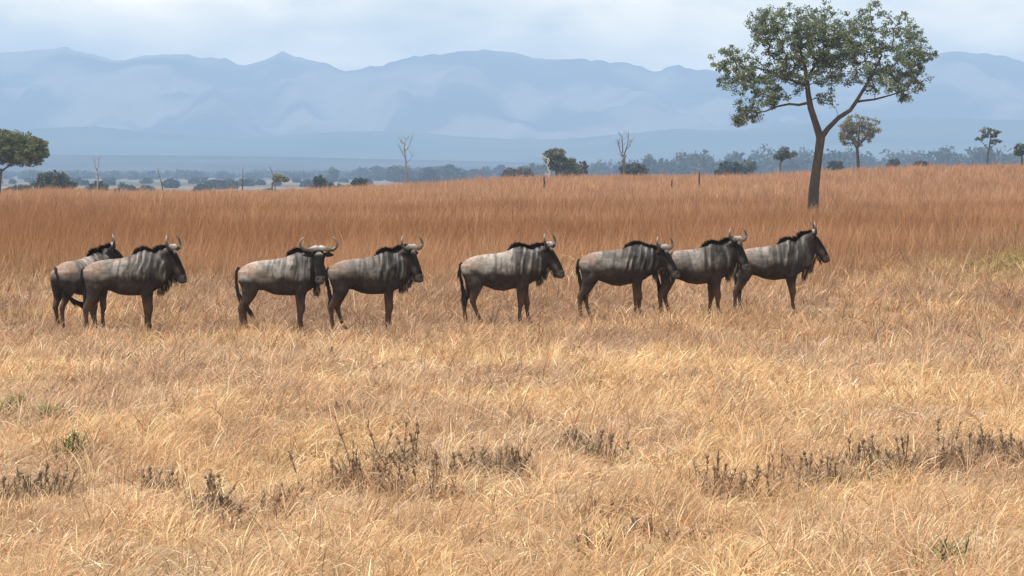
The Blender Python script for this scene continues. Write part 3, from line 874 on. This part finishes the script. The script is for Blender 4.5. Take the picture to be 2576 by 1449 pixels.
# the big tree over the head of the line
BL = [(1985, 62, 105, 58), (2090, 62, 95, 58), (1915, 70, 45, 45), (2205, 62, 46, 58), (2150, 110, 70, 55), (2284, 78, 40, 46), (2310, 128, 62, 30), (2265, 150, 75, 45), (2290, 215, 52, 45),
      (2225, 200, 70, 40), (2130, 175, 80, 48), (2030, 160, 95, 65), (1900, 165, 95, 48), (1832, 150, 46, 34), (1860, 205, 60, 35), (1950, 215, 75, 42), (1905, 262, 55, 38), (1872, 300, 40, 24),
      (2075, 245, 34, 26), (1985, 105, 90, 50), (2110, 120, 80, 50)]
tree('acacia_tree', 'big spreading tree with forked trunk standing in the red grass behind the leading wildebeest', 192, 2045,
     ([(2044, 520), (2047, 478), (2053, 430), (2059, 385), (2064, 348)], [0.355, 0.299, 0.263, 0.249, 0.256]),
     [([(2064, 350), (2052, 310), (2040, 272), (2034, 235), (2030, 195), (2022, 150), (2005, 105)], [0.228, 0.192, 0.178, 0.149, 0.128, 0.092, 0.057], [0, .1, .2, .3, .2, .2, .1]),
      ([(2064, 348), (2083, 322), (2108, 296), (2136, 278), (2150, 258), (2168, 228), (2192, 190), (2215, 140)], [0.185, 0.142, 0.128, 0.114, 0.107, 0.092, 0.078, 0.050], [0, -.2, -.4, -.5, -.6, -.6, -.6, -.5]),
      ([(2036, 258), (2010, 264), (1985, 262), (1955, 268), (1925, 280)], [0.092, 0.071, 0.064, 0.057, 0.043], [.2, .0, -.2, -.4, -.5]),
      ([(2032, 215), (1990, 200), (1940, 178), (1890, 165)], [0.100, 0.078, 0.064, 0.043], [.3, .7, 1.0, 1.2]),
      ([(2030, 200), (2060, 150), (2085, 100)], [0.092, 0.071, 0.043], [.2, .5, .8]),
      ([(2152, 256), (2200, 250), (2245, 238), (2285, 225)], [0.071, 0.057, 0.043, 0.036], [-.6, -.2, .2, .5])],
     BL, 1250, .27, 46, .066, np.array([.136, .168, .096]), 501, thick=2.6, tip=.0115, edge=.05, flat=.75, minr=.011, hue=.035, bark=np.array([.080, .065, .056]))

tree('acacia_tree', 'flat topped dense green tree cut off by the edge of the picture', 395, 0,
     ([(-2, 492), (0, 455), (4, 425)], [.17, .15, .14]),
     [([(4, 430), (-30, 405), (-60, 395)], [.11, .09, .07], [0, .2, .3]), ([(4, 430), (40, 405), (70, 395)], [.11, .09, .07], [0, -.2, -.3])],
     [(0, 352, 70, 26), (70, 365, 50, 30), (92, 385, 30, 32), (40, 395, 70, 25), (-60, 370, 60, 40), (0, 378, 90, 30)],
     800, .46, 60, .13, np.array([.125, .135, .045]), 502, thick=2.8, tip=.015, edge=.0, hue=.07)
tree('savanna_tree', 'brownish vase shaped tree on a thin trunk just beyond the big tree', 430, 2158,
     ([(2160, 430), (2158, 395), (2156, 372)], [.24, .19, .20]),
     [([(2156, 374), (2140, 345), (2128, 310)], [.13, .09, .05], [0, .3, .6]), ([(2156, 374), (2160, 340), (2163, 300)], [.13, .10, .05], [0, -.3, -.5]),
      ([(2156, 374), (2178, 345), (2200, 318)], [.12, .09, .05], [0, 0, .2])],
     [(2155, 312, 36, 26), (2190, 318, 26, 20), (2130, 322, 20, 30), (2158, 345, 22, 22), (2180, 340, 20, 16), (2125, 352, 12, 14)],
     150, .42, 40, .12, np.array([.165, .155, .090]), 503, thick=1.7, tip=.018, edge=.1, hue=.03)
tree('savanna_tree', 'small round crowned tree with bent trunk left of the big trunk', 520, 1966,
     ([(1962, 428), (1963, 412), (1967, 402)], [.16, .13, .12]),
     [([(1967, 404), (1985, 396), (2000, 392)], [.08, .06, .04], [0, 0, .1]), ([(1967, 404), (1962, 392), (1965, 380)], [.08, .07, .04], [0, .1, .2])],
     [(1970, 382, 18, 12), (1963, 394, 14, 8), (1990, 389, 15, 8)],
     90, .38, 34, .13, np.array([.085, .10, .07]), 504, thick=1.2, tip=.015, edge=.1)
tree('umbrella_tree', 'small umbrella shaped tree with two tiers near the far end of the rise', 520, 2487,
     ([(2483, 415), (2484, 395), (2488, 375), (2491, 352)], [.17, .13, .11, .09]),
     [([(2487, 378), (2475, 362), (2460, 350)], [.06, .05, .03], [0, .1, .2]), ([(2488, 374), (2505, 362), (2515, 352)], [.06, .04, .03], [0, .1, .2])],
     [(2490, 332, 27, 11), (2468, 350, 15, 7), (2505, 358, 14, 6), (2490, 342, 20, 6)],
     80, .34, 30, .12, np.array([.10, .11, .075]), 505, thick=1.3, tip=.014, edge=.1)
tree('umbrella_tree', 'low layered tree half cut off at the far end of the rise', 500, 2572,
     ([(2572, 418), (2570, 398), (2572, 385)], [.16, .12, .10]), [([(2572, 388), (2562, 378), (2556, 372)], [.06, .05, .03], [0, 0, .1])],
     [(2572, 372, 22, 9), (2566, 386, 18, 6), (2585, 366, 22, 9)], 70, .36, 30, .13, np.array([.08, .098, .05]), 506, thick=1.4, tip=.014)
tree('savanna_tree', 'round dense olive tree with pale dead limbs on one side, bushes at its foot', 600, 1402,
     ([(1405, 447), (1400, 430), (1398, 415)], [.35, .30, .28]), [([(1398, 420), (1385, 405), (1372, 398)], [.16, .12, .07], [0, -.5, -1])],
     [(1396, 396, 33, 21), (1405, 412, 28, 18), (1436, 412, 18, 12), (1418, 420, 20, 14)],
     150, .62, 50, .18, np.array([.095, .092, .045]), 507, thick=2.3, tip=.02, edge=.2)
tree('savanna_tree', 'tiny flat topped tree beside a slanting dead stick', 620, 703,
     ([(684, 480), (685, 462), (692, 455)], [.13, .10, .09]), [([(690, 457), (705, 452), (718, 450)], [.06, .05, .03], [0, 0, 0])],
     [(702, 449, 17, 8), (718, 452, 11, 4)], 60, .5, 30, .17, np.array([.16, .15, .085]), 508, thick=1.2, tip=.014)

# bushes along the rise
GB = 'bushes along the grassy rise'
DK = np.array([.058, .064, .044])
for lab, d, px0, lobes, ncl, col in [
    ('big dark dome shaped bush beside the flat topped green tree', 640, 137, [(135, 455, 42, 20), (105, 462, 22, 20), (165, 468, 28, 16)], 150, np.array([.075, .080, .050])),
    ('low grey scrub between the flat topped tree and the big dome bush', 600, 60, [(62, 478, 26, 10), (30, 480, 20, 8)], 70, np.array([.095, .095, .075])),
    ('small dark bush at the foot of a pale bare tree', 800, 252, [(250, 470, 22, 13)], 80, DK),
    ('dark conical bush with a lower shoulder on one side', 700, 808, [(803, 455, 14, 15), (818, 464, 18, 9)], 90, DK),
    ('low rounded bush midway between the conical bush and the tall dead tree', 700, 904, [(904, 460, 21, 12)], 80, DK),
    ('low grey bush under the round dense olive tree', 640, 1437, [(1437, 432, 32, 14)], 80, np.array([.085, .085, .062])),
    ('brown leafless looking bush beyond the round dense olive tree', 690, 1466, [(1466, 422, 14, 18)], 60, np.array([.115, .085, .065])),
    ('long low grey thicket before the round dense olive tree', 900, 1305, [(1305, 437, 40, 13), (1285, 440, 25, 10)], 90, np.array([.095, .085, .065])),
    ('dome shaped dark bush at the foot of a forked dead tree', 700, 1592, [(1592, 430, 36, 16)], 100, np.array([.06, .06, .048])),
    ('large dark green bush midway between forked dead tree and big tree', 760, 1838, [(1835, 424, 28, 18), (1862, 430, 20, 12), (1815, 434, 20, 10)], 120, np.array([.045, .058, .045])),
    ('paler green bush peeping out behind the large dark green bush', 900, 1880, [(1882, 420, 22, 17)], 70, np.array([.095, .11, .070])),
    ('squarish dark bush between the big trunk and the vase shaped tree', 800, 2102, [(2101, 416, 20, 12)], 70, DK),
    ('dark hunched bush beyond the vase shaped tree', 800, 2248, [(2250, 411, 16, 12), (2238, 418, 12, 6)], 70, DK),
    ('flat brown bush low on the rise beyond the hunched bush', 800, 2317, [(2315, 413, 20, 7)], 50, np.array([.085, .065, .05])),
]:
    wid = max(l[2] for l in lobes) * d / F
    bush(lab, d, px0, lobes, ncl, 46, .11 + .05 * wid, col, 600 + px0, GB)

# dead trees, sticks and stumps on the rise
DEAD = np.array([.15, .125, .11])
def dead(name, label, d, px0, lines, col=DEAD, cat='dead tree', group=None, twigs=0, seed=0):
    rng = np.random.default_rng(seed + 40)
    X0, zb = base_at(px0, d)
    root = tag(empty(name, (X0, d, zb)), label, cat, group)
    for k, (pts, r0, r1) in enumerate(lines):
        p = line_px(pts, px0, d, zb, [0] + [rng.normal(0, .15) for _ in pts[1:]])
        if k == 0: p[0][2] = -.2
        # crooked, not ruler straight
        q = [p[0]]
        for i in range(1, len(p)):
            m = (p[i - 1] + p[i]) / 2 + rng.normal(0, 1, 3) * np.linalg.norm(p[i] - p[i - 1]) * .05
            q += [m, p[i]]
        q = np.asarray(q)
        rr = np.linspace(r0, r1, len(q)) * rng.uniform(.88, 1.12, len(q))
        G = Geo(); G.tube(q, rr, 8, np.asarray(col) * rng.uniform(.85, 1.15))
        if k or twigs:
            for _ in range(twigs):
                f = rng.uniform(.45, 1); i = min(int(f * (len(q) - 1)), len(q) - 2)
                a = q[i] + (q[i + 1] - q[i]) * rng.random()
                dv = np.array([rng.normal(0, .6), rng.normal(0, .6), rng.uniform(.4, 1.1)]); ln = rng.uniform(.4, 1.1)
                G.tube([a, a + dv * ln * .5, a + dv * ln + [0, 0, .1]], [r1 * .8, r1 * .6, r1 * .3], 5, np.asarray(col))
        obj('trunk' if k == 0 else 'branch', G.mesh('trunk' if k == 0 else 'branch', M_BARK, True), root)
    return root
GS = 'bare sticks and stumps on the rise'
dead('dead_tree', 'tall dead tree with a few stubby bare branches standing alone', 445, 1022, [([(1025, 468), (1022, 430), (1020, 395), (1020, 350)], .155, .055), ([(1020, 398), (1010, 380), (1005, 365)], .07, .03), ([(1020, 380), (1030, 366), (1036, 350), (1038, 338)], .06, .02),
     ([(1020, 365), (1008, 358)], .05, .02), ([(1022, 410), (1034, 398), (1041, 385)], .05, .02), ([(1024, 440), (1015, 452), (1012, 462)], .06, .03)], np.array([.21, .20, .195]), twigs=5, seed=1)
dead('dead_tree', 'forked dead tree with upright bare limbs above a dome shaped bush', 500, 1568, [([(1570, 442), (1569, 415), (1569, 393)], .18, .12), ([(1569, 394), (1560, 380), (1556, 362), (1552, 350)], .10, .03), ([(1569, 394), (1576, 372), (1580, 350), (1582, 335)], .10, .03),
     ([(1566, 385), (1566, 362), (1565, 345), (1556, 335)], .08, .03), ([(1574, 378), (1584, 368), (1588, 355)], .06, .02)], np.array([.14, .115, .10]), twigs=9, seed=2)
dead('dead_tree', 'pale slender bare tree rising out of a small dark bush', 640, 242, [([(246, 488), (246, 455), (244, 425)], .17, .10), ([(244, 430), (238, 412), (237, 402)], .07, .03), ([(244, 428), (248, 410), (250, 397)], .07, .03), ([(246, 455), (254, 446)], .05, .03)], np.array([.28, .26, .24]), twigs=6, seed=3)
dead('dead_tree', 'thin leaning bare trunk between the pale bare tree and a straight pole', 480, 405, [([(411, 488), (407, 465), (402, 445)], .13, .06), ([(402, 445), (398, 432), (396, 422)], .06, .02)], np.array([.12, .105, .10]), twigs=1, seed=4)
dead('dead_tree', 'straight bare pole like trunk standing alone', 470, 610, [([(609, 488), (610, 460), (611, 435)], .13, .06), ([(611, 437), (613, 420)], .05, .02)], np.array([.10, .09, .09]), seed=5)
dead('dead_tree', 'slanting dead stick rising over a tiny flat topped tree', 610, 692, [([(692, 478), (690, 452), (684, 432), (678, 420)], .12, .06), ([(690, 450), (696, 446)], .05, .03)], np.array([.13, .11, .10]), seed=6)
dead('dead_tree', 'pale crooked dead limbs against the round dense olive tree', 592, 1378, [([(1390, 448), (1382, 432), (1376, 418), (1380, 398)], .18, .10), ([(1378, 420), (1368, 408), (1364, 392)], .09, .04), ([(1384, 436), (1374, 440), (1368, 447)], .08, .05)], np.array([.42, .41, .38]), twigs=3, seed=7)
STUMP = np.array([.085, .05, .038])
for k, (lab, d, px0, pts, r0, r1) in enumerate([
    ('squat dark stump nearest the pale slender bare tree', 405, 228, [(228, 491), (228, 482), (227, 478)], .14, .09),
    ('straight dark stump, one of a pair standing close together', 405, 290, [(290, 490), (290, 480), (290, 474)], .12, .09),
    ('stump with a tilted foot beside its straight twin', 405, 301, [(302, 489), (300, 480), (300, 472)], .14, .08),
    ('low bent stump before the thin leaning bare trunk', 400, 364, [(360, 491), (366, 487), (369, 484)], .10, .07),
    ('tiny dark stump before the straight pole like trunk', 405, 541, [(542, 489), (541, 484), (540, 480)], .12, .05),
    ('short reddish stump between slanting stick and conical bush', 400, 737, [(737, 487), (737, 480), (736, 474)], .14, .07),
    ('slim dark post standing just before the round olive tree', 330, 1370, [(1370, 476), (1370, 460), (1369, 445)], .10, .07),
    ('short brown stub between the forked dead tree and a slim pointed post', 330, 1690, [(1690, 466), (1690, 458), (1690, 451)], .09, .06),
    ('slim pointed post alone on the bare part of the rise', 330, 1759, [(1757, 464), (1759, 448), (1759, 431)], .13, .04),
]):
    dead('stump', lab, d, px0, [(pts, r0, r1)], STUMP, 'stump', GS, seed=20 + k)

# the far woodland on the plain: one blue mass of hundreds of crowns
def far_woods():
    rng = np.random.default_rng(77)
    cs = []; rs = []; cols = []
    G = Geo()
    for k in range(770):
        px = rng.uniform(-250, 2850) if k < 470 else rng.uniform(-250, 1150)
        low = px < 1000 + rng.normal(0, 70)
        d = rng.uniform(2300, 4600) if not low else (rng.uniform(3400, 5800) if k % 8 else rng.uniform(1100, 2800))
        X, zb = base_at(px, d)
        hgt = rng.uniform(11, 22) * (1.25 if px > 1900 else 1) * ((.62 + .38 * sstep(1300, 1750, px)) if not low else .36 if k % 8 else .15)
        w = hgt * (rng.uniform(.9, 1.8) if low else rng.uniform(.4, .8))
        m = 18
        v = rng.normal(0, 1, (m, 3)); v /= np.linalg.norm(v, axis=1)[:, None]; v *= rng.random((m, 1)) ** .4
        c = np.array([X, d, zb + hgt * .5]) + v * np.array([w, w, hgt * .48])
        cs.append(c); rs.append(np.full(m, w * .42)); 
        G.tube([(X, d, zb - .5), (X + w * .05, d, zb + hgt * .6)], [w * .07, w * .05], 5, BARK)
    cs = np.concatenate(cs); rs = np.concatenate(rs)
    lg = leaf_geo(cs, rs, 34, 1.7, np.array([.050, .058, .042]), rng, .8, .25)
    G.add(np.concatenate(lg.v), np.concatenate(lg.q), None, np.concatenate(lg.c))
    o = obj('far_woods', G.mesh('far_woods', M_LEAF))
    o['kind'] = 'stuff'
    tag(o, 'hazy blue woodland on the far plain below the mountains', 'woods')
far_woods()

# ------------------------------------------------------------------ weeds in the near grass
M_WEED = mat_tint('weed', 0.8, 0.15, spec=0.1)
def weed(label, px, py, hgt, n_stalk, kind, seed, group, spread=.12):
    """kind: dark seed-head stalks, brown tangle or green shoots"""
    rng = np.random.default_rng(seed)
    X, Y = on_flat(px + rng.normal(0, 8), py + rng.normal(0, 9))
    root = tag(empty('weed', (X, Y, float(gz(X, Y)))), label, 'weed', group)
    for s in range(int(n_stalk * 1.7 + .5)):
        h = hgt * rng.uniform(.6, 1.1)
        bx, by = rng.normal(0, spread, 2)
        lx, ly = rng.normal(0, .22, 2) * h
        pts = [np.array([bx, by, -.03]), np.array([bx + lx * .3, by + ly * .3, h * .4]), np.array([bx + lx * .7, by + ly * .7, h * .75]), np.array([bx + lx, by + ly, h])]
        base = {'dark': np.array([.24, .18, .12]), 'brown': np.array([.28, .19, .125]), 'green': np.array([.10, .115, .045])}[kind] * rng.uniform(.75, 1.3)
        G = Geo()
        G.tube(pts, [.0055, .005, .004, .0025], 6, base)
        if kind != 'green':
            # whorled seed balls up the stalk
            nb = rng.integers(1, 4)
            for b in range(nb):
                f = .45 + .55 * (b + rng.uniform(.2, .8)) / nb
                i = min(int(f * 3), 2); q = pts[i] + (pts[i + 1] - pts[i]) * (f * 3 - i)
                r = .0135 * rng.uniform(.6, 1.4)
                G.tube([q + [0, 0, -r * 1.1], q + [0, 0, -r * .6], q, q + [0, 0, r * .7], q + [0, 0, r * 1.6]], [r * .2, r * .8, r, r * .7, r * .1], 7, base * .8)
        # leaves along the stalk
        nl = 16 if kind != 'green' else 22
        fz = rng.uniform(.05, .95, nl)
        ii = np.minimum((fz * 3).astype(int), 2)
        A = np.asarray(pts)
        q = A[ii] + (A[ii + 1] - A[ii]) * (fz * 3 - ii)[:, None]
        az = rng.uniform(0, 2 * math.pi, nl)
        P = ribbons(q, az, rng.uniform(.04, .11, nl) * (1.3 if kind == 'green' else 1), rng.uniform(.3, 1.2, nl), rng.uniform(-.2, 1.3, nl), rng.uniform(.006, .016, nl), rng.uniform(-.9, .9, nl))
        cc = base * np.exp(rng.normal(0, .3, (nl, 1))) * (1.3 if kind == 'green' else 1)
        G.add(P.reshape(-1, 3), ribbon_quads(nl), None, np.repeat(cc, 8, 0))
        obj('stalk', G.mesh('stalk', M_WEED), root)
    # withered leaves and litter at the foot
    nl = 110
    q = np.stack([rng.normal(0, spread * 1.2 + .05, nl), rng.normal(0, spread * 1.2 + .05, nl), np.full(nl, .0)], 1)
    P = ribbons(q, rng.uniform(0, 6.28, nl), rng.uniform(.12, .36, nl) * (.5 + hgt), rng.uniform(.05, .9, nl), rng.uniform(0, 1.8, nl), rng.uniform(.006, .014, nl), rng.uniform(-1, 1, nl))
    cc = {'dark': np.array([.20, .145, .098]), 'brown': np.array([.31, .20, .125]), 'green': np.array([.13, .14, .05])}[kind] * np.exp(rng.normal(0, .35, (nl, 1)))
    G = Geo(); G.add(P.reshape(-1, 3), ribbon_quads(nl), None, np.repeat(cc, 8, 0))
    obj('foliage', G.mesh('foliage', M_WEED), root)
    return root
GW = 'dry weeds standing in the near grass'
WEEDS = [
    ('tallest dark seed stalk, thin and beaded, in the middle clump of weeds', 880, 1200, .62, 1, 'dark', .03),
    ('thin beaded seed stalk standing right of the tallest one', 962, 1178, .50, 1, 'dark', .03),
    ('branching dark seed stalk at the right end of the middle clump', 1036, 1185, .46, 3, 'dark', .07),
    ('broad tangled brown weed at the foot of the tallest seed stalk', 880, 1228, .32, 6, 'brown', .16),
    ('rust brown weed with bent straw beside the middle clump', 1015, 1232, .34, 5, 'brown', .14),
    ('low brown weed at the near edge of the middle clump', 940, 1215, .28, 4, 'brown', .14),
    ('single short dark spike between the middle clump and a row of spikes', 1118, 1212, .14, 2, 'dark', .03),
    ('first of a row of short dark spikes, broad and leaning', 1170, 1190, .24, 3, 'dark', .05),
    ('pair of dark spikes inside the row of short spikes', 1222, 1188, .23, 3, 'dark', .06),
    ('slim dark spike near the end of the row of short spikes', 1268, 1186, .20, 2, 'dark', .04),
    ('thick dark spike ending the row of short spikes', 1312, 1204, .28, 4, 'dark', .05),
    ('grey green weed tuft standing behind the row of short spikes', 1462, 1130, .20, 4, 'dark', .08),
    ('dark weed with drooping stems beside the grey green tuft', 1520, 1150, .24, 4, 'dark', .10),
    ('brown bushy weed at the start of the long dark weed band', 1800, 1232, .30, 5, 'brown', .14),
    ('reddish brown weed low in the grass before the long dark band', 1868, 1238, .26, 5, 'brown', .14),
    ('brown weed with one curved stem before the long dark band', 1965, 1235, .34, 5, 'brown', .14),
    ('dark weed at the near end of the long dark band', 2100, 1205, .27, 4, 'dark', .09),
    ('stout dark weed with blunt heads in the long dark band', 2175, 1180, .27, 5, 'dark', .09),
    ('low spreading dark weed under the tallest stem of the long band', 2230, 1195, .20, 5, 'dark', .14),
    ('tallest stem of the long dark band, thin and pointed', 2278, 1185, .46, 2, 'dark', .04),
    ('second tall pointed stem of the long dark band', 2368, 1180, .42, 2, 'dark', .05),
    ('brownish dark weed under the second tall pointed stem', 2385, 1195, .24, 5, 'brown', .12),
    ('dark weed with upright paired heads in the long band', 2450, 1165, .26, 4, 'dark', .08),
    ('greyish weed cluster where the long band nears the picture edge', 2515, 1160, .30, 5, 'dark', .09),
    ('dark weed cut by the picture edge at the band end', 2572, 1160, .26, 3, 'dark', .06),
    ('bright green shoots alone in the golden grass', 212, 1160, .22, 4, 'green', .07),
    ('olive green grass clump at the picture edge', 22, 1062, .22, 5, 'green', .11),
    ('grey olive weed with slanting stems near the olive clump', 148, 1080, .20, 4, 'green', .09),
    ('dark tangled weed cut by the picture edge', 20, 1238, .22, 6, 'dark', .16),
    ('dark tangled weed beside the one cut by the picture edge', 95, 1236, .22, 6, 'dark', .14),
    ('small grey weed with two horn like tips', 392, 1228, .20, 3, 'dark', .06),
    ('dark green weed with broad leaning leaves in the nearest grass', 535, 1265, .26, 5, 'dark', .07),
    ('dark green weed lower down touching the leaning one', 555, 1310, .22, 4, 'dark', .06),
    ('pale green tuft near the bottom of the picture', 2395, 1420, .16, 3, 'green', .06),
]
for k, (lab, px, py, h, ns, kind, sp) in enumerate(WEEDS):
    weed(lab, px, py, h, ns, kind, 2000 + k, GW, sp)

for k in range(22):
    px, py = rnd.uniform(-60, 2640), rnd.choice([rnd.uniform(890, 1060), rnd.uniform(1230, 1420)])
    weed('small dry brown tussock scattered in the golden grass', px, py, rnd.uniform(.10, .2), 2, 'brown', 3000 + k, 'small brown tussocks in the golden grass', .09)

# ------------------------------------------------------------------ the hazy air
def haze():
    x0, x1, y0, y1, z0, z1 = -9000, 9000, -80, 15800, -9, 560
    v = [(x0, y0, z0), (x1, y0, z0), (x1, y1, z0), (x0, y1, z0), (x0, y0, z1), (x1, y0, z1), (x1, y1, z1), (x0, y1, z1)]
    q = [(0, 3, 2, 1), (4, 5, 6, 7), (0, 1, 5, 4), (1, 2, 6, 5), (2, 3, 7, 6), (3, 0, 4, 7)]
    m = bpy.data.materials.new('haze'); m.use_nodes = True
    t = m.node_tree; t.nodes.remove(t.nodes['Principled BSDF'])
    pv = N(t, 'ShaderNodeVolumePrincipled')
    pv.inputs['Density'].default_value = HAZE_DENSITY
    pv.inputs['Color'].default_value = HAZE_COLOR
    pv.inputs['Anisotropy'].default_value = 0.0
    t.links.new(pv.outputs['Volume'], t.nodes['Material Output'].inputs['Volume'])
    o = obj('haze', mesh_np('haze', v, q, None, m))
    o['kind'] = 'stuff'
    o['label'] = 'pale blue haze filling the air towards the mountains'
HAZE_DENSITY = 1.6e-4
HAZE_COLOR = (0.45, 0.675, 1.0, 1)
haze()
